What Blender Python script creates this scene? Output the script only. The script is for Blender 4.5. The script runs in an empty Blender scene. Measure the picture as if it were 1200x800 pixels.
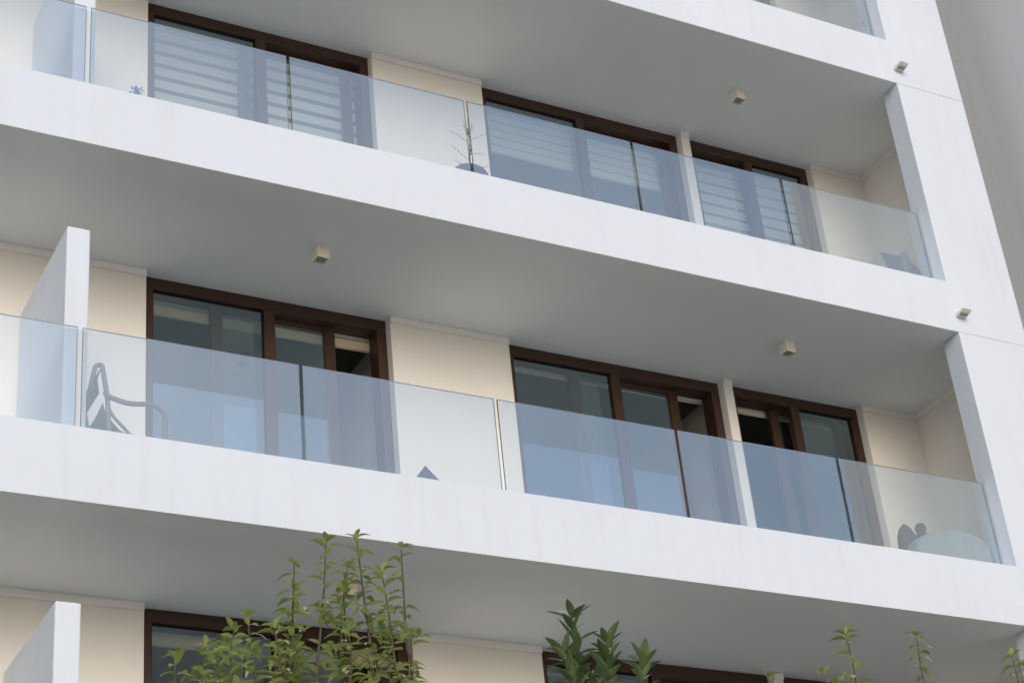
import bpy, bmesh, math, random
from mathutils import Vector, Matrix
random.seed(7)
R = math.radians
S = bpy.context.scene
C = S.collection
S.view_settings.view_transform = 'Standard'
S.view_settings.look = 'None'
S.view_settings.exposure = 0
S.cycles.max_bounces = 10
S.cycles.transparent_max_bounces = 16
S.cycles.glossy_bounces = 4
S.cycles.use_denoising = True

# ------------------------------------------------------------------ materials
def mat(name, col, rough=0.6, spec=0.4, bump=0.0, bscale=60, var=0.0, vscale=1.5, streak=0.0, coat=0.0, metal=0.0):
    m = bpy.data.materials.new(name); m.use_nodes = True
    nt = m.node_tree; N = nt.nodes; Lk = nt.links
    b = N['Principled BSDF']
    b.inputs['Base Color'].default_value = (*col, 1)
    b.inputs['Roughness'].default_value = rough
    b.inputs['Specular IOR Level'].default_value = spec
    b.inputs['Metallic'].default_value = metal
    b.inputs['Coat Weight'].default_value = coat
    tc = N.new('ShaderNodeTexCoord')
    src = None
    if var or streak:
        mix = N.new('ShaderNodeMix'); mix.data_type = 'RGBA'
        mix.inputs['A'].default_value = (*[c*(1-var) for c in col], 1)
        mix.inputs['B'].default_value = (*[min(1, c*(1+var*0.5)) for c in col], 1)
        n = N.new('ShaderNodeTexNoise'); n.inputs['Scale'].default_value = vscale
        n.inputs['Detail'].default_value = 6; n.inputs['Roughness'].default_value = 0.62
        Lk.new(tc.outputs['Object'], n.inputs['Vector'])
        mr = N.new('ShaderNodeMapRange'); mr.inputs[1].default_value = 0.3; mr.inputs[2].default_value = 0.7
        Lk.new(n.outputs['Fac'], mr.inputs[0]); Lk.new(mr.outputs[0], mix.inputs['Factor'])
        src = mix.outputs['Result']
        if streak:
            mp = N.new('ShaderNodeMapping'); mp.inputs['Scale'].default_value = (9, 9, 0.5)
            Lk.new(tc.outputs['Object'], mp.inputs['Vector'])
            n2 = N.new('ShaderNodeTexNoise'); n2.inputs['Scale'].default_value = 1.0; n2.inputs['Detail'].default_value = 5
            Lk.new(mp.outputs[0], n2.inputs['Vector'])
            m2 = N.new('ShaderNodeMapRange'); m2.inputs[1].default_value = 0.48; m2.inputs[2].default_value = 0.75
            m2.inputs[3].default_value = 0.0; m2.inputs[4].default_value = streak
            Lk.new(n2.outputs['Fac'], m2.inputs[0])
            mx = N.new('ShaderNodeMix'); mx.data_type = 'RGBA'
            mx.inputs['B'].default_value = (col[0]*0.72, col[1]*0.7, col[2]*0.66, 1)
            Lk.new(m2.outputs[0], mx.inputs['Factor']); Lk.new(src, mx.inputs['A'])
            src = mx.outputs['Result']
        Lk.new(src, b.inputs['Base Color'])
    if bump:
        n3 = N.new('ShaderNodeTexNoise'); n3.inputs['Scale'].default_value = bscale; n3.inputs['Detail'].default_value = 5
        Lk.new(tc.outputs['Object'], n3.inputs['Vector'])
        n4 = N.new('ShaderNodeTexNoise'); n4.inputs['Scale'].default_value = 2.2; n4.inputs['Detail'].default_value = 3
        Lk.new(tc.outputs['Object'], n4.inputs['Vector'])
        ad = N.new('ShaderNodeMath'); ad.operation = 'MULTIPLY_ADD'; ad.inputs[1].default_value = 2.5
        Lk.new(n4.outputs['Fac'], ad.inputs[0]); Lk.new(n3.outputs['Fac'], ad.inputs[2])
        bp = N.new('ShaderNodeBump'); bp.inputs['Strength'].default_value = bump; bp.inputs['Distance'].default_value = 0.02
        Lk.new(ad.outputs[0], bp.inputs['Height']); Lk.new(bp.outputs[0], b.inputs['Normal'])
    return m

def glass(name, tint, r0, r1, gcol=(1, 1, 1), rough=0.0, wavy=0.0, sky_haze=0.0):
    """thin pane: transparent with a tint + mirror share growing towards grazing angles"""
    m = bpy.data.materials.new(name); m.use_nodes = True
    nt = m.node_tree; N = nt.nodes; Lk = nt.links; N.clear()
    out = N.new('ShaderNodeOutputMaterial')
    t = N.new('ShaderNodeBsdfTransparent'); t.inputs[0].default_value = (*tint, 1)
    g = N.new('ShaderNodeBsdfGlossy'); g.inputs['Color'].default_value = (*gcol, 1); g.inputs['Roughness'].default_value = rough
    lw = N.new('ShaderNodeLayerWeight'); lw.inputs['Blend'].default_value = 0.35
    mr = N.new('ShaderNodeMapRange'); mr.inputs[3].default_value = r0; mr.inputs[4].default_value = r1
    Lk.new(lw.outputs['Facing'], mr.inputs[0])
    mx = N.new('ShaderNodeMixShader')
    Lk.new(mr.outputs[0], mx.inputs[0]); Lk.new(t.outputs[0], mx.inputs[1]); Lk.new(g.outputs[0], mx.inputs[2])
    if sky_haze:
        df = N.new('ShaderNodeBsdfDiffuse'); df.inputs[0].default_value = (0.72, 0.86, 1.0, 1)  # pale blue haze standing in for sky reflected in the glass
        tc = N.new('ShaderNodeTexCoord'); n = N.new('ShaderNodeTexNoise'); n.inputs['Scale'].default_value = 1.1; n.inputs['Detail'].default_value = 5
        Lk.new(tc.outputs['Object'], n.inputs['Vector'])
        m3 = N.new('ShaderNodeMapRange'); m3.inputs[1].default_value = 0.3; m3.inputs[2].default_value = 0.7
        m3.inputs[3].default_value = sky_haze*0.85; m3.inputs[4].default_value = sky_haze*1.15
        Lk.new(n.outputs['Fac'], m3.inputs[0])
        mz = N.new('ShaderNodeMixShader'); Lk.new(m3.outputs[0], mz.inputs[0]); Lk.new(mx.outputs[0], mz.inputs[1]); Lk.new(df.outputs[0], mz.inputs[2])
        Lk.new(mz.outputs[0], out.inputs[0])
    else:
        Lk.new(mx.outputs[0], out.inputs[0])
    if wavy:
        tc = N.new('ShaderNodeTexCoord'); n = N.new('ShaderNodeTexNoise'); n.inputs['Scale'].default_value = 1.3
        Lk.new(tc.outputs['Object'], n.inputs['Vector'])
        bp = N.new('ShaderNodeBump'); bp.inputs['Strength'].default_value = wavy; bp.inputs['Distance'].default_value = 0.02
        Lk.new(n.outputs['Fac'], bp.inputs['Height']); Lk.new(bp.outputs[0], g.inputs['Normal'])
    return m

def leafmat(name, c1, c2, back, rough=0.45, trans=0.25):
    m = bpy.data.materials.new(name); m.use_nodes = True
    nt = m.node_tree; N = nt.nodes; Lk = nt.links
    b = N['Principled BSDF']; out = N['Material Output']
    geo = N.new('ShaderNodeNewGeometry')
    mix = N.new('ShaderNodeMix'); mix.data_type = 'RGBA'
    mix.inputs['A'].default_value = (*c1, 1); mix.inputs['B'].default_value = (*c2, 1)
    Lk.new(geo.outputs['Random Per Island'], mix.inputs['Factor'])
    m2 = N.new('ShaderNodeMix'); m2.data_type = 'RGBA'; m2.inputs['B'].default_value = (*back, 1)
    Lk.new(geo.outputs['Backfacing'], m2.inputs['Factor']); Lk.new(mix.outputs['Result'], m2.inputs['A'])
    Lk.new(m2.outputs['Result'], b.inputs['Base Color'])
    b.inputs['Roughness'].default_value = rough; b.inputs['Specular IOR Level'].default_value = 0.5
    tr = N.new('ShaderNodeBsdfTranslucent'); Lk.new(mix.outputs['Result'], tr.inputs['Color'])
    ms = N.new('ShaderNodeMixShader'); ms.inputs[0].default_value = trans
    Lk.new(b.outputs[0], ms.inputs[1]); Lk.new(tr.outputs[0], ms.inputs[2]); Lk.new(ms.outputs[0], out.inputs[0])
    return m

M = {}
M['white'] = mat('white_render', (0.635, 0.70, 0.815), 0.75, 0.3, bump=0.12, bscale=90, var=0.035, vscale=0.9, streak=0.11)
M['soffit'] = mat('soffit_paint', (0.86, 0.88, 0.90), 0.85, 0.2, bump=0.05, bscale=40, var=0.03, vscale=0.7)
M['beige'] = mat('cream_wall_paint', (0.865, 0.84, 0.81), 0.8, 0.25, bump=0.08, bscale=80, var=0.03, vscale=1.2)
M['cream'] = mat('cornice_paint', (0.93, 0.89, 0.85), 0.8, 0.25, bump=0.05, var=0.03, vscale=4)
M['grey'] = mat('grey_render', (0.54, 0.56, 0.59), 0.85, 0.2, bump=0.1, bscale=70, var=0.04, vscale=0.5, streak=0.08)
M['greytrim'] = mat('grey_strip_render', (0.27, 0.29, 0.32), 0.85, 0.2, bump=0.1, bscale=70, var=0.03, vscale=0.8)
M['brown'] = mat('brown_window_profile', (0.062, 0.029, 0.018), 0.45, 0.4, var=0.12, vscale=6)
M['gasket'] = mat('black_gasket', (0.01, 0.01, 0.01), 0.7, 0.2)
M['room'] = mat('dim_room_tone', (0.07, 0.07, 0.068), 0.9, 0.1)  # near-black: dimness of the room put into back wall and ceiling colour
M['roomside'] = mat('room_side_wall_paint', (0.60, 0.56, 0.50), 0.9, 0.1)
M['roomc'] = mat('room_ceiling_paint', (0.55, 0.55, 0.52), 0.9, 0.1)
M['roomf'] = mat('room_floor_wood', (0.16, 0.10, 0.06), 0.5, 0.3, var=0.3, vscale=5)
M['tile'] = mat('balcony_tile', (0.72, 0.70, 0.66), 0.6, 0.3, var=0.08, vscale=4)
M['pane'] = glass('window_pane_glass', (0.90, 0.95, 0.93), 0.23, 0.9, (0.76, 0.93, 1.0), wavy=0.03)
M['bal'] = glass('balustrade_glass', (0.86, 0.91, 0.94), 0.24, 0.95, (0.84, 0.94, 1.0), rough=0.02, sky_haze=0.08)
M['gedge'] = mat('glass_edge_green', (0.03, 0.045, 0.045), 0.25, 0.6)
M['lightbox'] = mat('cream_light_box', (0.90, 0.85, 0.74), 0.55, 0.4, var=0.04, vscale=20)
M['lens'] = mat('light_lens', (0.32, 0.30, 0.26), 0.2, 0.6)
M['sensor'] = mat('white_metal_box', (0.75, 0.74, 0.71), 0.4, 0.5, var=0.04, vscale=20)
M['darkm'] = mat('dark_metal', (0.25, 0.25, 0.25), 0.5, 0.5)
M['tube'] = mat('grey_coated_tube', (0.17, 0.18, 0.175), 0.4, 0.5, var=0.08, vscale=12)
M['sling'] = mat('dark_mesh_fabric', (0.055, 0.065, 0.075), 0.9, 0.1, var=0.2, vscale=30)
M['cush'] = mat('grey_canvas', (0.07, 0.075, 0.085), 0.95, 0.1, bump=0.3, bscale=200, var=0.1, vscale=10)
M['pot'] = mat('dark_plastic_pot', (0.04, 0.045, 0.045), 0.5, 0.4)
M['pouf'] = mat('slate_fabric', (0.10, 0.11, 0.16), 0.9, 0.1, var=0.1, vscale=8)
M['bark'] = mat('grey_brown_bark', (0.10, 0.085, 0.065), 0.85, 0.15, bump=0.4, bscale=120, var=0.2, vscale=30)
M['bark2'] = mat('green_stem', (0.12, 0.13, 0.07), 0.7, 0.2, var=0.2, vscale=30)
M['blue'] = mat('blue_petal', (0.10, 0.30, 1.0), 0.6, 0.3, var=0.3, vscale=60)
M['cover'] = mat('white_cover_cloth', (0.50, 0.57, 0.62), 0.9, 0.1, bump=0.6, bscale=14, var=0.06, vscale=6)
M['bluecl'] = mat('blue_cloth', (0.30, 0.40, 0.62), 0.9, 0.1, bump=0.5, bscale=20, var=0.15, vscale=9)
M['card'] = mat('grey_card', (0.42, 0.46, 0.47), 0.8, 0.1, var=0.06, vscale=12)
M['carddark'] = mat('blue_grey_board', (0.14, 0.17, 0.27), 0.8, 0.1, var=0.1, vscale=12)
M['gnd'] = mat('paving', (0.52, 0.50, 0.46), 0.85, 0.2, bump=0.2, bscale=30, var=0.2, vscale=0.6)
M['soil'] = mat('dark_ground', (0.055, 0.085, 0.03), 0.95, 0.1, bump=0.6, bscale=40, var=0.3, vscale=2)
M['conc'] = mat('concrete_kerb', (0.35, 0.34, 0.32), 0.85, 0.2, bump=0.2, bscale=50, var=0.1, vscale=3)
M['leafA'] = leafmat('privet_leaf', (0.24, 0.31, 0.07), (0.55, 0.62, 0.22), (0.52, 0.57, 0.42), 0.36, 0.4)
M['leafB'] = leafmat('laurel_leaf', (0.075, 0.125, 0.045), (0.17, 0.24, 0.10), (0.33, 0.38, 0.32), 0.26, 0.2)
M['leafC'] = leafmat('sapling_leaf', (0.07, 0.085, 0.05), (0.13, 0.15, 0.09), (0.15, 0.17, 0.12), 0.5, 0.2)
M['bud'] = mat('yellow_bud', (0.30, 0.36, 0.10), 0.5, 0.3)

def zebra(name, pitch, dark, phase, lo=(0.30, 0.31, 0.30), hi=(0.96, 0.95, 0.92)):
    """woven blind: opaque bands and see-through looking bands by height"""
    m = bpy.data.materials.new(name); m.use_nodes = True
    nt = m.node_tree; N = nt.nodes; Lk = nt.links; b = N['Principled BSDF']
    tc = N.new('ShaderNodeNewGeometry'); sx = N.new('ShaderNodeSeparateXYZ'); Lk.new(tc.outputs['Position'], sx.inputs[0])
    a = N.new('ShaderNodeMath'); a.operation = 'SUBTRACT'; a.inputs[1].default_value = phase; Lk.new(sx.outputs['Z'], a.inputs[0])
    d = N.new('ShaderNodeMath'); d.operation = 'DIVIDE'; d.inputs[1].default_value = pitch; Lk.new(a.outputs[0], d.inputs[0])
    f = N.new('ShaderNodeMath'); f.operation = 'FRACT'; Lk.new(d.outputs[0], f.inputs[0])
    r = N.new('ShaderNodeValToRGB'); Lk.new(f.outputs[0], r.inputs[0])
    e = r.color_ramp.elements
    e[0].position = 0.0; e[0].color = (*lo, 1); e[1].position = 1.0; e[1].color = (*lo, 1)
    for p, c in ((dark*0.85, lo), (dark, hi), (0.985, hi)):
        q = r.color_ramp.elements.new(p); q.color = (*c, 1)
    Lk.new(r.outputs[0], b.inputs['Base Color']); b.inputs['Roughness'].default_value = 0.9
    b.inputs['Specular IOR Level'].default_value = 0.1
    n = N.new('ShaderNodeTexNoise'); n.inputs['Scale'].default_value = 3
    bp = N.new('ShaderNodeBump'); bp.inputs['Strength'].default_value = 0.3; bp.inputs['Distance'].default_value = 0.03
    Lk.new(n.outputs['Fac'], bp.inputs['Height']); Lk.new(bp.outputs[0], b.inputs['Normal'])
    return m

# ------------------------------------------------------------------ mesh helpers
class MB:
    def __init__(self): self.v = []; self.f = []; self.sm = []
    def add(self, vs, fs, smooth=False):
        o = len(self.v); self.v += [tuple(p) for p in vs]; self.f += [tuple(i+o for i in f) for f in fs]; self.sm += [smooth]*len(fs)
        return self
    def box(self, x0, x1, y0, y1, z0, z1, mtx=None):
        vs = [Vector((x, y, z)) for z in (z0, z1) for y in (y0, y1) for x in (x0, x1)]
        if mtx is not None: vs = [mtx @ p for p in vs]
        return self.add(vs, [(0, 2, 3, 1), (4, 5, 7, 6), (0, 1, 5, 4), (2, 6, 7, 3), (0, 4, 6, 2), (1, 3, 7, 5)])
    def tube(self, pts, r, n=8, r1=None, cap=True):
        pts = [Vector(p) for p in pts]; k = len(pts); rings = []
        prev = None
        for i, p in enumerate(pts):
            d = (pts[min(i+1, k-1)]-pts[max(i-1, 0)])
            d = d.normalized() if d.length > 1e-9 else Vector((0, 0, 1))
            if prev is None:
                a = d.orthogonal().normalized()
            else:
                a = (prev-d*prev.dot(d)).normalized()
            prev = a; b = d.cross(a)
            rr = r if r1 is None else r+(r1-r)*i/(k-1)
            rings.append([p+(a*math.cos(2*math.pi*j/n)+b*math.sin(2*math.pi*j/n))*rr for j in range(n)])
        vs = [q for rg in rings for q in rg]
        fs = [(i*n+j, i*n+(j+1) % n, (i+1)*n+(j+1) % n, (i+1)*n+j) for i in range(k-1) for j in range(n)]
        if cap: fs += [tuple(range(n))[::-1], tuple((k-1)*n+j for j in range(n))]
        return self.add(vs, fs, True)
    def lathe(self, prof, c, n=28, wob=None):
        c = Vector(c); vs = []
        for i, (r, z) in enumerate(prof):
            for j in range(n):
                a = 2*math.pi*j/n; rr = r*(1 if wob is None else wob(a, i))
                vs.append(c+Vector((rr*math.cos(a), rr*math.sin(a), z)))
        k = len(prof)
        fs = [(i*n+j, i*n+(j+1) % n, (i+1)*n+(j+1) % n, (i+1)*n+j) for i in range(k-1) for j in range(n)]
        fs += [tuple(range(n))[::-1], tuple((k-1)*n+j for j in range(n))]
        return self.add(vs, fs, True)
    def build(self, name, m, parent=None, bevel=0.0, seg=2):
        me = bpy.data.meshes.new(name); me.from_pydata(self.v, [], self.f); me.update()
        me.polygons.foreach_set('use_smooth', self.sm)
        if not any(self.sm) or bevel:
            bm = bmesh.new(); bm.from_mesh(me); bmesh.ops.recalc_face_normals(bm, faces=bm.faces)
            bm.to_mesh(me); bm.free()
        me.materials.append(m)
        o = bpy.data.objects.new(name, me); C.objects.link(o)
        if parent is not None: o.parent = parent; o.matrix_parent_inverse = Matrix.Translation(-parent.location)
        if bevel:
            b = o.modifiers.new('bevel', 'BEVEL'); b.width = bevel; b.segments = seg; b.limit_method = 'ANGLE'
            b.harden_normals = False
        return o
def empty(name, loc, label, cat, group=None):
    o = bpy.data.objects.new(name, None); C.objects.link(o); o.location = loc; o.empty_display_size = 0.2
    return tag(o, label, cat, group)
def tag(o, label=None, cat=None, group=None, kind=None):
    if label: o['label'] = label
    if cat: o['category'] = cat
    if group: o['group'] = group
    if kind: o['kind'] = kind
    return o

# ------------------------------------------------------------------ measures (facade plane is y = 0, ground is z = 0)
CAMZ = 1.6
def ZB(k): return CAMZ+5.8084+3.0*(k-1)        # underside of the fascia of storey k
HT = 0.567; FL = 0.36; YG = 0.153; YW = 1.5124; YR = 1.604
CI, CO = 11.586, 12.455; SW = 12.2534
LEFT = -5.3
KS = range(0, 5)

# ------------------------------------------------------------------ setting
g = MB(); g.add([(-400, -400, 0), (400, -400, 0), (400, 400, 0), (-400, 400, 0)], [(0, 1, 2, 3)]).build('ground', M['gnd'])
tag(bpy.data.objects['ground'], kind='structure')
g = MB(); g.add([(-30, -9.5, 0.004), (30, -9.5, 0.004), (30, -0.6, 0.004), (-30, -0.6, 0.004)], [(0, 1, 2, 3)]); tag(g.build('dark_ground', M['soil']), kind='structure')  # unseen dark strip added before the facade to dim the lowest soffit
g = MB(); g.box(-3, 9.5, -8.0, -4.6, 0.0, 0.14); o = tag(g.build('planting_bed', M['soil']), kind='structure')
g = MB(); g.box(-3.12, 9.62, -4.6, -4.48, 0, 0.2).box(-3.12, 9.62, -8.12, -8.0, 0, 0.2).box(-3.12, -3, -8.0, -4.6, 0, 0.2).box(9.5, 9.62, -8.0, -4.6, 0, 0.2)
tag(g.build('kerb', M['conc'], bevel=0.01), kind='structure')

# ------------------------------------------------------------------ apartment building
B = empty('apartment_building', (3, 0, 0), 'white apartment building with deep balconies, glass balustrades and brown framed windows', 'building')
zt = ZB(4)+HT
# corner column with its shallow joints at every storey
for k in range(-1, 5):
    lo = 0.0 if k < 0 else ZB(k)+HT
    top = ZB(k+1)-0.007 if k < 4 else zt+1.2
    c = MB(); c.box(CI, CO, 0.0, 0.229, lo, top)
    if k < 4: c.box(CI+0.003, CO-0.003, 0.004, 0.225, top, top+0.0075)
    c.build('column', M['white'], B)
# end wall behind the column, far-end column on the left
c = MB(); c.box(SW, CO-0.02, 0.23, 7, 0, zt); c.build('side_wall', M['beige'], B)
c = MB(); c.box(LEFT-0.9, LEFT, 0, 7, 0, zt); c.build('side_wall', M['white'], B, bevel=0.006)
DIVS = (3.0818, 3.2575)
wins = {'a': (4.115, 6.344), 'b': (7.533, 9.885), 'c': (9.987, 11.565), 'd': (-0.004, 2.225), 'e': (-3.545, -1.195)}
for k in KS:
    z = ZB(k)
    # fascia band
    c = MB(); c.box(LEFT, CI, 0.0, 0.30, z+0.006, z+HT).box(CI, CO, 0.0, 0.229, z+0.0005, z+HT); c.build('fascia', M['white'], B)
    c = MB()
    prof = [(0.0012, z), (7.0, z), (7.0, z+FL-0.02), (0.302, z+FL-0.02), (0.302, z+0.0055), (0.0012, z+0.0055)]
    c.add([(xx, p[0], p[1]) for xx in (LEFT, CI-0.002) for p in prof], [(0, 1, 2, 3, 4, 5), (11, 10, 9, 8, 7, 6)]+[(i, i+6, (i+1) % 6+6, (i+1) % 6) for i in range(6)])
    c.box(CI-0.002, SW-0.002, 0.231, 7.0, z, z+FL-0.02); c.build('slab', M['soffit'], B)
    if k < 4:
        c = MB(); c.box(LEFT, SW-0.004, 0.302, 1.6, z+FL-0.02, z+FL); c.build('balcony_floor', M['tile'], B)
def storey(k):
    z0 = ZB(k)+FL if k >= 0 else 0.0
    z1 = ZB(k+1)
    xs = sorted(wins.values())
    edges = [LEFT]+[e for ab in xs for e in ab]+[SW-0.001]
    for i in range(0, len(edges), 2):
        a, b = edges[i], edges[i+1]
        w = MB(); w.box(a, b, YW, 1.78, z0, z1)
        wall = w.build('wall', M['beige'], B)
        # cornice strip under the soffit
        w = MB(); w.box(a, b if b < 12 else SW-0.02, YW-0.018, YW-0.0005, z1-0.068, z1-0.001)
        w.build('cornice', M['cream'], wall, bevel=0.004)
    w = MB(); w.box(SW-0.018, SW-0.0005, 0.24, YW-0.001, z1-0.068, z1-0.001)
    w.build('cornice', M['cream'], wall, bevel=0.004)
    # party wall fin between the balconies, lower than the soffit
    if k >= 0:
        w = MB(); w.box(DIVS[0], DIVS[1], 0.185, YW-0.02, z0+0.001, ZB(k)+2.345); w.build('partition', M['white'], B, bevel=0.012)
    # rooms
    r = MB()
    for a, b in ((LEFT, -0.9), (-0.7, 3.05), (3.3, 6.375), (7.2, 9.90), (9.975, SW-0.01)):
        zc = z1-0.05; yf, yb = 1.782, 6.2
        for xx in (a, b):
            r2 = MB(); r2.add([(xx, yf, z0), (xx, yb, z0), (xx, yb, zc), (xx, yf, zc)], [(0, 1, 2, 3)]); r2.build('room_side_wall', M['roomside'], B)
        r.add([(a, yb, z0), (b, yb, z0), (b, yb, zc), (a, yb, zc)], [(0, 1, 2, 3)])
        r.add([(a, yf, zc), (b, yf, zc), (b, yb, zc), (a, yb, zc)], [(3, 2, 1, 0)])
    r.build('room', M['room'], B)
for k in range(-1, 4): storey(k)
c = MB(); c.box(LEFT, SW, 0.3, 7, zt, zt+0.1).box(LEFT, CI, 0.0, 0.2, zt, zt+1.0).box(LEFT-0.9, CO, 7.0, 7.2, 0, zt+1); c.build('roof', M['white'], B)

def window(key, k, sash_x0, sash_x1, sash_side):
    """sliding window: outer frame, mullion, one fixed pane, one sliding sash with its own pane"""
    a, b = wins[key]; z0 = (ZB(k)+FL) if k >= 0 else 0.02; z1 = ZB(k+1)
    a += 0.002; b -= 0.002; z0 += 0.001; z1 -= 0.001
    mirror = key in 'de'
    mid = {'a': 5.24, 'b': 8.708, 'c': 10.78}.get(key)
    if mirror:
        mid = 6.34-{'d': 5.24, 'e': 8.708}[key]
    J, H, T = 0.088, 0.108, 0.08
    y0, y1 = YR, 1.775
    f = MB()
    f.box(a, b, y0, y1, z1-H, z1); f.box(a, b, y0, y1, z0, z0+T)
    f.box(a, a+J, y0+0.001, y1, z0+T, z1-H); f.box(b-J, b, y0+0.001, y1, z0+T, z1-H)
    f.box(mid-0.05, mid+0.05, y0+0.001, y0+0.06, z0+T, z1-H)
    fr = f.build('window', M['brown'], B, bevel=0.003)
    # fixed pane
    if sash_side == 'R': px0, px1 = a+J, mid-0.05
    else: px0, px1 = mid+0.05, b-J
    p = MB(); yy = y0+0.035
    p.add([(px0, yy, z0+T), (px1, yy, z0+T), (px1, yy, z1-H), (px0, yy, z1-H)], [(0, 1, 2, 3)])
    p.build('pane', M['pane'], fr)
    gk = MB()
    for (u0, u1, w0, w1) in ((px0, px0+0.012, z0+T, z1-H), (px1-0.012, px1, z0+T, z1-H), (px0+0.012, px1-0.012, z1-H-0.014, z1-H), (px0+0.012, px1-0.012, z0+T, z0+T+0.014)):
        gk.box(u0, u1, yy-0.006, yy+0.006, w0, w1)
    gk.build('gasket', M['gasket'], fr)
    # sliding sash
    s = MB(); ys, ye = 1.715, 1.768; zt_, zb_ = z1-0.055, z0+0.04; st = 0.10
    ya, yb_ = 1.705, 1.762
    s.box(sash_x0, sash_x0+st, ya, yb_, zb_, z1-H-0.004+0.05); s.box(sash_x1-st, sash_x1, ya, yb_, zb_, z1-H-0.004+0.05)
    s.box(sash_x0+st, sash_x1-st, ya, yb_, z1-0.135, z1-H-0.004+0.05); s.box(sash_x0+st, sash_x1-st, ya, yb_, zb_, zb_+0.1)
    so = s.build('sash', M['brown'], fr, bevel=0.003)
    p = MB(); yy = ya+0.02
    p.add([(sash_x0+st, yy, zb_+0.1), (sash_x1-st, yy, zb_+0.1), (sash_x1-st, yy, z1-0.135), (sash_x0+st, yy, z1-0.135)], [(0, 1, 2, 3)])
    p.build('pane', M['pane'], fr)
    return fr
for k in range(-1, 4):
    if k == 2:
        window('a', k, 5.06, 6.20, 'R'); window('b', k, 8.66, 9.80, 'R'); window('c', k, 10.06, 10.86, 'L')
    else:
        window('a', k, 4.75, 5.89, 'R'); window('b', k, 8.27, 9.46, 'R'); window('c', k, 10.54, 11.42, 'L')
    window('d', k, 0.45, 1.59, 'L'); window('e', k, -3.12, -1.93, 'L')

# glass balustrades
PX = [3.196, 4.887, 6.554, 8.254, 9.921, 11.585]
gaps = [(-5.3, -3.6), (-3.56, -1.9), (-1.865, -0.2), (-0.16, 1.5), (1.535, 3.172)]+[(PX[i]+0.015, PX[i+1]-0.015) for i in range(5)]
for k in range(0, 4):
    z = ZB(k)
    for a, b in gaps:
        p = MB(); zb, zt2 = z+HT-0.01, z+1.465
        p.box(a, b, YG, YG+0.014, zb, zt2)
        # one-sheet pane with dark polished edges
        q = MB(); q.add([(a, YG, zb), (b, YG, zb), (b, YG, zt2), (a, YG, zt2)], [(0, 1, 2, 3)])
        pane = q.build('balustrade_panel', M['bal'], B)
        e = MB(); e.box(a, a+0.003, YG+0.001, YG+0.014, zb, zt2).box(b-0.003, b, YG+0.001, YG+0.014, zb, zt2).box(a+0.003, b-0.003, YG+0.001, YG+0.014, zt2-0.002, zt2)
        e.build('edge', M['gedge'], pane)

# ------------------------------------------------------------------ blinds
mz1 = zebra('zebra_blind_wide', 0.143, 0.36, ZB(2)+2.165, lo=(0.16, 0.17, 0.17))
mz2 = zebra('zebra_blind_fine', 0.098, 0.16, ZB(2)+2.385, lo=(0.36, 0.36, 0.37))
mz3 = zebra('zebra_blind_wide_pale', 0.135, 0.25, ZB(2)+2.1, lo=(0.30, 0.31, 0.31))
mz4 = zebra('plain_cream_blind', 50, 0.0001, 0, hi=(0.85, 0.78, 0.60))
mz5 = zebra('zebra_blind_top', 50, 0.0001, 0, hi=(0.88, 0.78, 0.58))
def blind(x0, x1, z1, zbot, m, label, bands=None):
    o = empty('roller_blind', ((x0+x1)/2, 1.81, z1), label, 'blind', 'blinds hanging inside the balcony windows')
    c = MB(); c.box(x0, x1, 1.79, 1.86, z1-0.05, z1+0.015); c.build('cassette', M['sensor'], o, bevel=0.008)
    c = MB(); yy = 1.812
    if bands:
        for (u, w) in bands: c.box(x0+0.01, x1-0.01, yy, yy+0.004, w, u)
    else:
        c.box(x0+0.01, x1-0.01, yy, yy+0.004, zbot, z1-0.05)
    c.build('fabric', m, o)
    c = MB(); c.tube([(x0+0.01, yy+0.002, zbot), (x1-0.01, yy+0.002, zbot)], 0.012, 8); c.build('bottom_rail', M['sensor'], o)
Z = ZB(1)
top = 2.935
blind(4.2, 6.33, Z+top, Z+2.78, mz5, 'cream roller blind rolled nearly up in the middle storey window behind the garden chair', [(Z+2.955, Z+2.925), (Z+2.872, Z+2.78)])
blind(7.6, 9.86, Z+top, Z+2.868, mz5, 'short cream roller blind at the top of the middle storey window beside the thin pillar')
blind(10.06, 11.5, Z+top, Z+2.85, mz5, 'short cream roller blind in the narrow middle storey window right of the pillar')
Z = ZB(2)
blind(4.2, 5.23, Z+top, Z+0.5, mz1, 'closed striped blind in the fixed half of the upper window above the blue flowers')
blind(5.25, 6.33, Z+top, Z+0.5, mz1, 'closed striped blind behind the sliding sash of the upper window left of the cream pier')
blind(7.6, 9.86, Z+top, Z+2.385, mz2, 'pleated striped blind half lowered in the upper window right of the potted sapling')
blind(10.06, 11.5, Z+top, Z+0.5, mz3, 'closed pale striped blind in the narrow upper window right of the pillar')
Z = ZB(0)
blind(4.2, 6.33, Z+top, Z+2.80, mz4, 'plain cream blind at the top of the lowest window behind the leafy shrub')
blind(7.6, 9.86, Z+top, Z+2.93-0.03, mz4, 'rolled cream blind in the lowest window behind the dark leaved bush')

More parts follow.
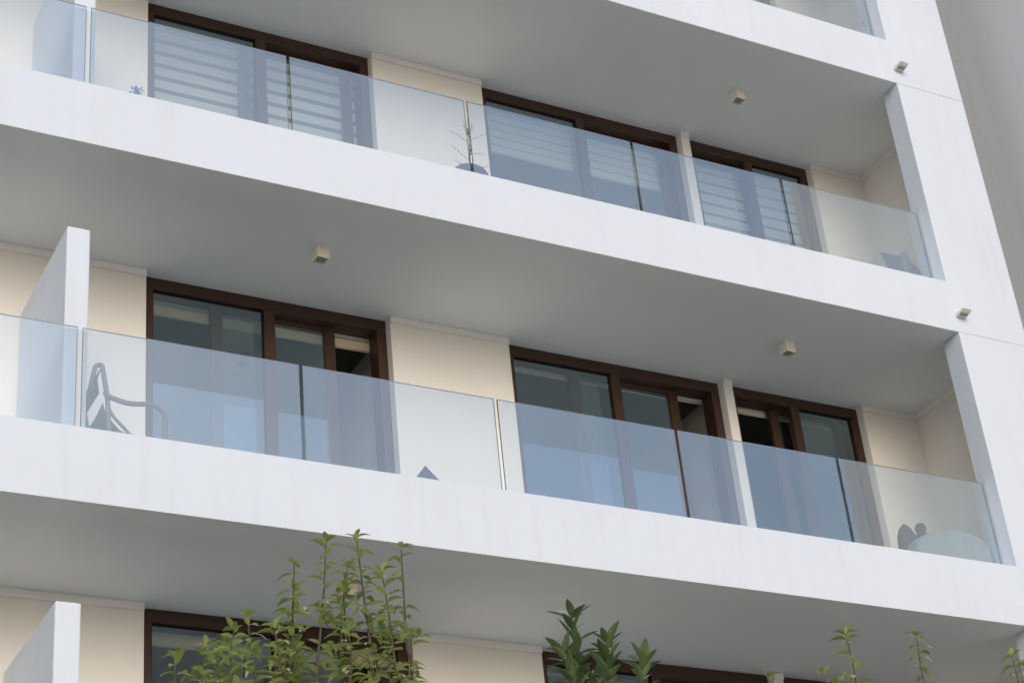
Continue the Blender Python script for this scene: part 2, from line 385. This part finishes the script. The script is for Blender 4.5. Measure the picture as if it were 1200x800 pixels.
# ------------------------------------------------------------------ lights on the soffits and on the column
def ceil_light(x, y, z, label):
    o = empty('ceiling_light', (x, y, z), label, 'light', 'square downlights under the balcony soffits')
    s = 0.055; h = 0.115
    c = MB(); rot = Matrix.Translation((x, y, 0)) @ Matrix.Rotation(R(3), 4, 'Z')
    t = 0.006
    for (a0, a1, b0, b1) in ((-s, s, -s, -s+t), (-s, s, s-t, s), (-s, -s+t, -s+t, s-t), (s-t, s, -s+t, s-t)):
        c.box(a0, a1, b0, b1, z-h, z-0.001, rot)
    c.box(-s+t, s-t, -s+t, s-t, z-h+0.03, z-h+0.034, rot)
    c.build('housing', M['lightbox'], o, bevel=0.0015)
    c = MB(); c.lathe([(0.036, z-h+0.012), (0.040, z-h+0.012), (0.040, z-h+0.029), (0.001, z-h+0.029)], (x, y, 0), 20); c.build('lens', M['lens'], o)
ceil_light(5.358, 0.738, ZB(2), 'square cream downlight under the middle soffit above the window with the garden chair')
ceil_light(10.10, 0.738, ZB(2), 'square cream downlight under the middle soffit near the thin pillar')
ceil_light(10.09, 0.738, ZB(3), 'square cream downlight under the top soffit near the white column')
ceil_light(5.46, 0.76, ZB(1), 'square cream downlight under the lowest soffit half hidden by shrub leaves')
def wall_light(x, z, label):
    o = empty('wall_light', (x, 0, z), label, 'light', 'small wedge wall lights on the white column')
    c = MB(); w = 0.054
    prof = [(0, -0.022), (0, 0.018), (-0.115, 0.018), (-0.12, 0.010), (-0.09, -0.010), (-0.03, -0.022)]
    vs = [(x+sx*w, p[0]-0.0005, z+p[1]) for sx in (-1, 1) for p in prof]; n = len(prof)
    c.add(vs, [tuple(range(n)), tuple(range(n, 2*n))[::-1]]+[(i, i+n, (i+1) % n+n, (i+1) % n) for i in range(n)])
    c.build('body', M['sensor'], o, bevel=0.002)
    c = MB(); c.box(x-w+0.012, x+w-0.012, -0.070, -0.036, z-0.0235, z-0.0185); c.build('lens', M['darkm'], o)
wall_light(11.655, ZB(1)+3.19, 'small white wedge light on the column at the middle fascia')
wall_light(11.645, ZB(1)+6.19, 'small white wedge light on the column at the top fascia')
wall_light(11.60, ZB(1)+0.17, 'small white wedge light on the column at the lowest fascia, cut by the picture edge')

# ------------------------------------------------------------------ neighbouring wing
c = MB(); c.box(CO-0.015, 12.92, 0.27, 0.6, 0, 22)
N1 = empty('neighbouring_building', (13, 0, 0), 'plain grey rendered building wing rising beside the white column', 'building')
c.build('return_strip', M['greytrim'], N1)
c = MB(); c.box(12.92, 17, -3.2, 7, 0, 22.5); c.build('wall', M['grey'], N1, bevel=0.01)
c = MB(); c.box(12.87, 17.05, -3.25, 7.05, 22.5, 22.65); c.build('coping', M['white'], N1)

# ------------------------------------------------------------------ things on the balconies
def arc(p, n=5, r=0.06):
    """polyline with rounded corners"""
    P = [Vector(q) for q in p]; out = [P[0]]
    for i in range(1, len(P)-1):
        a = (P[i-1]-P[i]); b = (P[i+1]-P[i]); rr = min(r, a.length*0.45, b.length*0.45)
        s = P[i]+a.normalized()*rr; e = P[i]+b.normalized()*rr
        for j in range(n+1):
            t = j/n; out.append((1-t)**2*s+2*t*(1-t)*P[i]+t*t*e)
    out.append(P[-1]); return out
z = ZB(1)
fz = z+FL
ch = empty('garden_chair', (3.6, 0.6, fz), 'grey tubular folding garden chair with dark sling behind the glass beside the white partition', 'chair')
for y in (0.37, 0.87):
    c = MB(); c.tube(arc([(3.49, y, fz+0.01), (3.478, y, z+0.80), (3.462, y, z+1.05), (3.418, y, z+1.315), (3.37, y, z+1.30), (3.335, y, z+1.1)], r=0.05), 0.018, 10); c.build('back_frame', M['tube'], ch)
    c = MB(); c.tube(arc([(3.44, y-0.015, z+1.075), (3.46, y-0.03, z+1.04), (3.60, y-0.03, z+1.004), (3.80, y-0.03, z+1.035), (3.885, y-0.03, z+0.97), (3.878, y-0.03, fz+0.01)], r=0.07), 0.0195, 10); c.build('armrest', M['tube'], ch)
    c = MB(); c.tube(arc([(3.47, y+0.02, z+0.99), (3.52, y+0.02, z+0.90), (3.65, y+0.02, z+0.78), (3.84, y+0.02, fz+0.01)], r=0.08), 0.0125, 8); c.build('leg', M['tube'], ch)
c = MB(); c.tube([(3.335, 0.37, z+1.1), (3.335, 0.87, z+1.1)], 0.014, 8); c.build('stretcher', M['tube'], ch)
def sheet(pts_a, pts_b, m, name, parent, th=0.006, sag=0.0, nn=6):
    c = MB(); rows = []
    n = len(pts_a)
    for i in range(n):
        for j in range(nn+1):
            t = j/nn; p = Vector(pts_a[i]).lerp(Vector(pts_b[i]), t); p.z -= sag*math.sin(math.pi*t); rows.append(p)
    w = nn+1
    c.add(rows, [(i*w+j, i*w+j+1, (i+1)*w+j+1, (i+1)*w+j) for i in range(n-1) for j in range(nn)], True)
    o = c.build(name, m, parent)
    s = o.modifiers.new('solid', 'SOLIDIFY'); s.thickness = th
    return o
sheet([(3.415, 0.385, z+1.30), (3.385, 0.385, z+1.20), (3.40, 0.385, z+1.08)], [(3.415, 0.855, z+1.30), (3.385, 0.855, z+1.20), (3.40, 0.855, z+1.08)], M['sling'], 'backrest', ch)
sheet([(3.43, 0.385, z+1.0), (3.46, 0.385, z+0.9), (3.56, 0.385, z+0.80), (3.72, 0.385, z+0.74)], [(3.43, 0.855, z+1.0), (3.46, 0.855, z+0.9), (3.56, 0.855, z+0.80), (3.72, 0.855, z+0.74)], M['sling'], 'seat', ch, sag=0.03)
# cushion standing on its corner
def pillow(name, cx, cy, cz, s, t, rot, m):
    c = MB(); n = 12; vs = []
    for side in (-1, 1):
        for i in range(n+1):
            for j in range(n+1):
                u, v = i/n*2-1, j/n*2-1
                h = t*((1-u**4)*(1-v**4))**0.5
                pin = 1-0.08*(1-abs(u*v))*(abs(u)**3+abs(v)**3)/2
                vs.append(Vector((u*s*pin, side*h, v*s*pin)))
    w = n+1; off = w*w; fs = []
    for i in range(n):
        for j in range(n):
            q = (i*w+j, i*w+j+1, (i+1)*w+j+1, (i+1)*w+j); fs.append(q); fs.append(tuple(x+off for x in q[::-1]))
    mt = Matrix.Translation((cx, cy, cz)) @ rot
    c.add([mt @ p for p in vs], fs, True)
    o = c.build(name, m); 
    bm = bmesh.new(); bm.from_mesh(o.data); bmesh.ops.remove_doubles(bm, verts=bm.verts, dist=1e-4); bmesh.ops.recalc_face_normals(bm, faces=bm.faces); bm.to_mesh(o.data); bm.free()
    return o
tag(pillow('cushion', 6.00, 0.36, z+FL+0.245, 0.185, 0.05, Matrix.Rotation(R(8), 4, 'X') @ Matrix.Rotation(R(38), 4, 'Y'), M['cush']), 'dark grey cushion whose corner pokes up behind the middle glass balustrade', 'cushion')

# potted sapling and pouf on the upper balcony
z = ZB(2); fz = z+FL
SPx, SPy = 6.70, 0.45
sp = empty('potted_sapling', (SPx, SPy, fz), 'thin bare sapling with feathery branches in a slim dark pot behind the upper glass', 'potted plant')
c = MB(); c.lathe([(0.07, fz), (0.075, fz+0.02), (0.05, fz+0.5), (0.055, fz+0.58), (0.047, fz+0.58), (0.045, fz+0.55)], (SPx, SPy, 0), 20)
c.build('pot', M['pot'], sp)
c = MB(); pts = [(SPx, SPy, fz+0.5), (SPx+0.012, SPy, fz+0.7), (SPx+0.02, SPy, fz+0.9), (SPx+0.028, SPy, z+1.52)]
c.tube(pts, 0.0065, 6, 0.002)
rs = random.Random(4)
lv = MB()
def leaf(mb, p, d, up, L, W, curl=0.25, fold=0.25, n=5):
    d = Vector(d).normalized(); up = Vector(up)
    s = d.cross(up)
    if s.length < 1e-4: s = d.orthogonal()
    s.normalize(); u = s.cross(d).normalized()
    vs = []; fs = []
    p = Vector(p)
    for i in range(n+1):
        t = i/n
        w = W*0.5*(math.sin(math.pi*min(1, t**0.85))**0.8 if 0 < t < 1 else 0.0)
        c0 = p+d*(L*t*(1-0.25*curl*t))-u*(curl*L*t*t)
        vs += [c0+s*w+u*(w*fold*2), c0, c0-s*w+u*(w*fold*2)]
    for i in range(n):
        a = i*3
        fs += [(a, a+1, a+4, a+3), (a+1, a+2, a+5, a+4)]
    mb.add(vs, fs, True)
def twig(base, ang, L, rise, droop=0.0):
    d = Vector((math.cos(ang), math.sin(ang)*0.7, 0)); pts = []
    for i in range(7):
        t = i/6; pts.append(Vector(base)+d*L*t+Vector((0, 0, rise*t-droop*t*t)))
    c.tube(pts, 0.0022, 5, 0.0009)
    for i in range(2, 7):
        for sd in (-1, 1, -1, 1):
            q = pts[i]; dd = d*rs.uniform(.3, 1)+Vector((-d.y, d.x, 0))*sd*rs.uniform(.3, 1)+Vector((0, 0, rs.uniform(-.1, .6)))
            leaf(lv, q, dd, (0, 0, 1), rs.uniform(.012, .026), 0.004, 0.1)
for (zz, ang, L, rise, dr) in ((1.24, 180, 0.17, 0.15, 0.05), (1.28, 10, 0.17, 0.13, 0.0), (1.13, 0, 0.13, 0.08, 0.05), (1.05, 175, 0.16, 0.13, 0.0), (0.99, 20, 0.14, 0.05, 0), (0.93, 190, 0.16, 0.10, 0.02), (0.95, -10, 0.15, 0.10, 0.03), (1.33, 100, 0.05, 0.14, 0), (1.36, 200, 0.04, 0.1, 0), (1.3, -70, 0.06, 0.12, 0)):
    twig((SPx+0.02, SPy, z+zz), R(ang), L, rise, dr)
for i in range(50):
    leaf(lv, (SPx+0.022, SPy, z+rs.uniform(1.12, 1.42)), (rs.uniform(-1, 1), rs.uniform(-1, 1), rs.uniform(.2, 1.2)), (0, 0, 1), rs.uniform(.02, .045), 0.006, 0.1)
c.build('stem', M['bark'], sp); lv.build('foliage', M['leafC'], sp)
c = MB(); pf = [(0.02, fz), (0.17, fz+0.01), (0.20, fz+0.10)]+[(0.20*math.cos(R(a)), z+1.00+0.16*math.sin(R(a))) for a in range(0, 90, 12)]+[(0.012, z+1.161)]
c.lathe(pf, (6.80, 0.68, 0.0), 36); tag(c.build('pouf', M['pouf']), 'rounded slate coloured pouf standing behind the potted sapling', 'pouf')

# blue flowers on the upper balcony
fp = empty('flower_pot', (3.62, 0.27, fz), 'small pot of bright blue flowers showing above the upper fascia at the left', 'potted plant')
c = MB(); c.lathe([(0.045, fz), (0.06, fz+0.30), (0.066, fz+0.32), (0.055, fz+0.32), (0.05, fz+0.29)], (3.625, 0.27, 0), 20); c.build('pot', M['pot'], fp)
c = MB(); rs2 = random.Random(9)
for i in range(70):
    th = rs2.uniform(0, 6.28); rr = rs2.uniform(0, 0.05)
    p = Vector((3.622+rr*math.cos(th), 0.27+rr*math.sin(th), fz+0.36+rs2.uniform(0.03, 0.14)-rr*0.7))
    leaf(c, p, (math.cos(th)+rs2.uniform(-.5, .5), math.sin(th)+rs2.uniform(-.5, .5), rs2.uniform(.1, 1)), (0, 0, 1), 0.024, 0.018, 0.3)
c.build('flowers', M['blue'], fp)
c = MB()
for i in range(24):
    th = rs2.uniform(0, 6.28); leaf(c, (3.622, 0.27, fz+0.33+rs2.uniform(0, .05)), (math.cos(th), math.sin(th), rs2.uniform(.3, 1.5)), (0, 0, 1), 0.06, 0.016, 0.3)
c.build('foliage', M['leafC'], fp)

# storage box, cloth bundle on the upper balcony right
bx = empty('storage_box', (11.5, 0.55, fz), 'grey box with an open blue grey lid at the right end of the upper balcony', 'box')
c = MB(); c.box(11.16, 11.48, 0.50, 0.85, fz, z+0.90); c.build('body', M['card'], bx, bevel=0.008)
c = MB(); c.add([(11.00, 0.44, z+0.86), (11.27, 0.46, z+1.127), (11.37, 0.46, z+0.86), (11.20, 0.44, z+0.80)], [(0, 1, 2, 3)]); o = c.build('flap', M['card'], bx); o.modifiers.new('s', 'SOLIDIFY').thickness = 0.006
c = MB(); c.add([(11.275, 0.465, z+1.127), (11.55, 0.47, z+1.14), (11.52, 0.46, z+0.80), (11.375, 0.46, z+0.80)], [(0, 1, 2, 3)]); o = c.build('lid', M['carddark'], bx); o.modifiers.new('s', 'SOLIDIFY').thickness = 0.006
def heap(name, prof, cx, cy, sx, sy, m, seed, rough=0.12, n=44, lean=0.0):
    rr = random.Random(seed); ph = [rr.uniform(0, 6.28) for _ in range(6)]
    c = MB(); c.lathe(prof, (0, 0, 0), n, wob=lambda a, i: 1+rough*(math.sin(3*a+ph[0]+i*.35)*.5+math.sin(7*a+ph[1]-i*.5)*.3+math.sin(13*a+ph[2]+i*.8)*.18))
    c.v = [(cx+v[0]*sx+lean*(v[2]-prof[0][1]), cy+v[1]*sy, v[2]) for v in c.v]
    return c.build(name, m)
o = heap('cloth_bundle', [(0.02, fz), (0.14, fz+0.02), (0.16, fz+0.3), (0.17, z+0.85), (0.175, z+0.98), (0.165, z+1.06), (0.13, z+1.14), (0.085, z+1.20), (0.06, z+1.25), (0.045, z+1.31), (0.03, z+1.36), (0.004, z+1.37)], 11.60, 0.66, 1.0, 0.8, M['bluecl'], 3, 0.22, lean=0.17)
tag(o, 'pale blue cloth bundle heaped beside the box at the upper balcony end', 'laundry')
# covered furniture on the middle balcony right
z = ZB(1); fz = z+FL
o = heap('covered_table', [(0.02, fz), (0.40, fz+0.02), (0.42, fz+0.30), (0.42, z+0.80), (0.405, z+0.90), (0.36, z+0.985), (0.28, z+1.05), (0.15, z+1.085), (0.004, z+1.095)], 11.36, 0.56, 1.0, 0.72, M['cover'], 5, 0.13)
tag(o, 'low garden table under a pale draped cover at the right end of the middle balcony', 'covered table')
o = empty('cloth_sack', (11.33, 1.12, fz), 'dark grey pointed sack with a loop standing behind the covered table', 'bag')
c = MB(); c.lathe([(0.01, fz), (0.09, fz+0.02), (0.10, z+0.95), (0.105, z+1.12), (0.10, z+1.23), (0.085, z+1.33), (0.055, z+1.41), (0.02, z+1.455), (0.008, z+1.46)], (11.40, 1.10, 0), 28, wob=lambda a, i: 1+0.07*math.sin(3*a+i)); c.build('body', M['cush'], o)
c = MB(); c.tube([(11.40+0.02*math.sin(R(t)), 1.10, z+1.49-0.028*math.cos(R(t))) for t in range(0, 361, 30)], 0.0022, 6, cap=False); c.build('loop', M['sensor'], o)
o = empty('watering_can', (11.62, 1.12, fz), 'small dark rounded watering can raised next to the pointed sack', 'watering can')
c = MB(); c.lathe([(0.01, fz), (0.05, fz+0.01), (0.05, z+1.20), (0.068, z+1.27), (0.075, z+1.32), (0.062, z+1.37), (0.04, z+1.395), (0.05, z+1.42), (0.055, z+1.45), (0.04, z+1.485), (0.004, z+1.495)], (11.60, 1.10, 0), 26); c.build('body', M['cush'], o)
c = MB(); c.tube([(11.64, 1.10, z+1.32), (11.69, 1.10, z+1.345), (11.71, 1.10, z+1.37)], 0.022, 10, 0.028); c.build('spout', M['cush'], o)
o = empty('broom_handle', (11.75, 0.95, fz), 'thin pale bent handle sticking up over the covered table', 'broom')
c = MB(); c.tube(arc([(11.75, 0.95, z+1.33), (11.79, 0.95, z+1.36), (12.08, 0.95, z+1.39), (12.08, 0.95, z+1.49)], r=0.02), 0.008, 8)
c.build('handle', M['sensor'], o)
c = MB(); c.tube([(11.75, 0.95, z+1.33), (11.73, 0.95, fz)], 0.008, 8); c.build('pole', M['sensor'], o)
# clip on the top balcony
z = ZB(3)
o = empty('clothes_clip', (11.53, 0.2, z+HT), 'tiny blue clothes clip on the glass end of the top balcony', 'clip')
c = MB(); m45 = Matrix.Translation((11.515, 0.185, z+0.90)) @ Matrix.Rotation(R(-20), 4, 'Y')
c.box(-0.03, 0.025, -0.004, 0.004, 0.008, 0.016, m45).box(-0.028, 0.02, -0.004, 0.004, -0.016, -0.008, m45).box(0.006, 0.014, -0.005, 0.005, -0.045, 0.045, m45)
c.build('jaws', M['carddark'], o)

# ------------------------------------------------------------------ shrubs in the planting bed
def shoot_pts(tip, vis, crown, rs, bend=0.03):
    """polyline from the tip straight down, then converging to the crown point"""
    tip = Vector(tip); crown = Vector(crown)
    low = Vector((tip.x+rs.uniform(-bend, bend)*2.2, tip.y+rs.uniform(-bend, bend)*2.2, tip.z-vis))
    P = [tip, tip.lerp(low, 0.33)+Vector((rs.uniform(-.3, .3)*bend, rs.uniform(-.3, .3)*bend, 0)), tip.lerp(low, 0.66), low, low.lerp(crown, 0.5)+Vector((0, 0, -0.12)), crown]
    # smooth
    out = []
    for i in range(len(P)-1):
        p0 = P[max(i-1, 0)]; p1 = P[i]; p2 = P[i+1]; p3 = P[min(i+2, len(P)-1)]
        for j in range(8):
            t = j/8
            out.append(0.5*((2*p1)+(p2-p0)*t+(2*p0-5*p1+4*p2-p3)*t*t+(3*p1-p0-3*p2+p3)*t**3))
    out.append(P[-1]); return out
def shrub(name, label, cat, crown, shoots, leafm, barkm, seed, leafL, leafW, step, group=None, kind='A', trunk_r=0.05):
    rs = random.Random(seed)
    root = empty(name, (crown[0], crown[1], 0.14), label, cat, group)
    st = MB(); lf = MB(); bd = MB()
    base = Vector((crown[0], crown[1], 0.1))
    st.tube([base, base.lerp(Vector(crown), 0.5)+Vector((0.03, 0.02, 0)), Vector(crown)], trunk_r, 10, trunk_r*0.7)
    for (tip, vis, dens, length) in shoots:
        pts = shoot_pts(tip, vis, crown, rs)
        st.tube(pts[::-1], 0.0085, 6, 0.0018)
        # arc-length walk from the tip
        acc = 0; nxt = 0.0; ang = rs.uniform(0, 6.28); total = 0
        for i in range(len(pts)-1):
            seg = (pts[i+1]-pts[i]).length
            while nxt < total+seg and nxt < length:
                q = pts[i].lerp(pts[i+1], (nxt-total)/seg); ax = (pts[i]-pts[i+1]).normalized()
                if kind == 'A':
                    n = 2
                    if nxt < 0.02: n = 5
                    for a in range(n):
                        if rs.random() > dens and nxt > 0.03: continue
                        th = ang+a*2*math.pi/n+rs.uniform(-.3, .3)
                        side = Vector((math.cos(th), math.sin(th), 0))
                        up = rs.uniform(0.15, 0.8) if nxt > 0.03 else rs.uniform(0.5, 1.6)
                        k = rs.uniform(0.72, 1.15)*(0.75 if nxt < 0.02 else 1)
                        leaf(lf, q+side*0.002, side+ax*up, ax, leafL*k, leafW*k, rs.uniform(.15, .8), rs.uniform(.1, .4))
                        if nxt > 0.12 and rs.random() < 0.32*dens:   # short side spur with small leaves
                            e = q+side*rs.uniform(0.03, 0.07)+Vector((0, 0, rs.uniform(.0, .04)))
                            st.tube([q, e], 0.0016, 4, 0.001)
                            for b in range(4):
                                t2 = rs.uniform(0, 6.28)
                                leaf(lf, e, (math.cos(t2), math.sin(t2), rs.uniform(.1, 1)), (0, 0, 1), leafL*rs.uniform(.5, .85), leafW*rs.uniform(.5, .85), rs.uniform(.1, .6), .3)
                    ang += 1.57+rs.uniform(-.3, .3)
                    nxt += step*rs.uniform(.75, 1.25)
                else:
                    # whorls of long leaves
                    n = 6 if nxt < 0.02 else 4
                    for a in range(n):
                        th = ang+a*2*math.pi/n+rs.uniform(-.35, .35)
                        side = Vector((math.cos(th), math.sin(th), 0))
                        up = rs.uniform(.5, 1.9) if nxt < 0.1 else rs.uniform(.1, 1.1)
                        k = rs.uniform(0.75, 1.12)
                        leaf(lf, q, side+ax*up, ax, leafL*k, leafW*k, rs.uniform(-.05, .22), rs.uniform(.12, .3), 7)
                    if rs.random() < 0.3 and nxt < 0.12:
                        for b in range(5):
                            p = q+Vector((rs.uniform(-.012, .012), rs.uniform(-.02, .004), rs.uniform(-.008, .014)))
                            bd.lathe([(0.001, -0.004), (0.004, 0), (0.001, 0.005)], p, 6)
                    ang += 0.8+rs.uniform(-.3, .3); nxt += step*rs.uniform(.8, 1.2)
            total += seg
    st.build('stem', barkm, root)
    lf.build('foliage', leafm, root)
    if bd.v: bd.build('buds', M['bud'], root)
    return root
zz = CAMZ+5.8084
def SH(l, y): return [((x, y+dy, z+zz), vis, dens, L) for (x, z, vis, dens, L, dy) in l]
rs = random.Random(11)
A = [(2.224, -3.236, .5, .75, 1.2, 0), (2.345, -3.193, .5, .9, 1.2, .03), (2.489, -3.223, .5, .6, 1.1, 0), (2.112, -3.331, .5, 1, 1.2, 0), (2.15, -3.37, .5, 1, 1.2, .1),
     (1.952, -3.522, .4, .9, 1.0, 0), (2.04, -3.55, .4, .95, 1, 0), (1.721, -3.678, .35, .9, .9, 0), (1.84, -3.66, .35, .9, .9, 0), (2.30, -3.36, .5, .9, 1.1, .05),
     (2.40, -3.33, .5, .9, 1.1, -.03), (2.50, -3.53, .4, .8, .9, 0), (2.33, -3.28, .5, .8, 1.1, .08), (2.44, -3.50, .4, .8, .9, .05)]
for i in range(8):
    x = rs.uniform(1.86, 2.46); A.append((x, -3.68+0.13*rs.random()+0.12*(x-1.9), .3, 1, .9, rs.uniform(-.12, .2)))
shrub('leafy_shrub', 'tall light green shrub with upright leafy shoots in front of the lowest left window', 'shrub', (2.15, -6.1, 2.35), SH(A, -6.2), M['leafA'], M['bark'], 21, 0.058, 0.024, 0.026)
Bs = [(2.924, -3.545, .35, 1, .8, 0), (3.167, -3.675, .3, 1, .7, 0), (3.01, -3.645, .3, 1, .7, -.05), (2.90, -3.66, .3, 1, .7, .03), (3.02, -3.73, .3, 1, .7, .06)]
shrub('laurel_bush', 'dark green bush with long pointed leaves and tiny yellow buds at the bottom centre', 'shrub', (3.0, -6.45, 2.4), SH(Bs, -6.5), M['leafB'], M['bark2'], 5, 0.088, 0.030, 0.034, kind='B')
C1 = [(4.037, -3.45, .4, .7, .8, 0), (4.295, -3.41, .4, .6, .8, 0), (4.432, -3.24, .5, .8, .9, 0), (4.06, -3.50, .4, .7, .8, .04)]
shrub('slender_shrub', 'slender light green shrub whose middle shoot rises left of its twin at the bottom right', 'shrub', (4.28, -5.95, 2.5), SH(C1, -6.0), M['leafA'], M['bark'], 8, 0.064, 0.030, 0.034, 'slender shrubs along the bed', trunk_r=0.035)
C2 = [(4.779, -3.21, .5, .8, .9, 0), (5.254, -3.25, .5, .8, .9, 0), (5.33, -3.26, .5, .8, .9, .03)]
shrub('slender_shrub', 'slender light green shrub reaching the bottom right corner below the lowest fascia', 'shrub', (5.02, -5.95, 2.5), SH(C2, -6.0), M['leafA'], M['bark'], 9, 0.064, 0.030, 0.034, 'slender shrubs along the bed', trunk_r=0.035)

# ------------------------------------------------------------------ camera
cam = bpy.data.cameras.new('camera'); co = bpy.data.objects.new('camera', cam); C.objects.link(co)
def rotm(rx, ry, rz):
    return Matrix.Rotation(rz, 3, 'Z') @ Matrix.Rotation(ry, 3, 'Y') @ Matrix.Rotation(rx, 3, 'X')
co.matrix_world = Matrix.Translation((0, -11.2359, CAMZ)) @ rotm(2.101066, 0.091807, -0.479862).to_4x4()
cam.sensor_fit = 'HORIZONTAL'; cam.sensor_width = 36; cam.lens = 2207.38/1200*36
cam.shift_x = (600-597.18)/1200; cam.shift_y = (415.957-400)/1200
cam.clip_start = 0.1; cam.clip_end = 2000
S.camera = co

# ------------------------------------------------------------------ daylight: broad soft sun added in front of the facade to brighten its walls
SUN_EL, SUN_ROT = 25.0, 198.0
w = bpy.data.worlds.new('World'); S.world = w; w.use_nodes = True
nt = w.node_tree; bg = nt.nodes['Background']
sk = nt.nodes.new('ShaderNodeTexSky'); sk.sky_type = 'NISHITA'; sk.sun_disc = False
sk.sun_elevation = R(SUN_EL); sk.sun_rotation = R(SUN_ROT); sk.air_density = 1.0; sk.dust_density = 2.4; sk.ozone_density = 1.0
nt.links.new(sk.outputs[0], bg.inputs[0]); bg.inputs[1].default_value = 0.15
sd = bpy.data.lights.new('sun', 'SUN'); sd.energy = 1.0; sd.angle = R(38); sd.color = (1, 0.99, 0.97)
so = bpy.data.objects.new('sun', sd); C.objects.link(so)
d = Vector((math.sin(R(SUN_ROT))*math.cos(R(SUN_EL)), math.cos(R(SUN_ROT))*math.cos(R(SUN_EL)), math.sin(R(SUN_EL))))
so.rotation_euler = d.to_track_quat('Z', 'Y').to_euler()
so.location = (0, -5, 30)
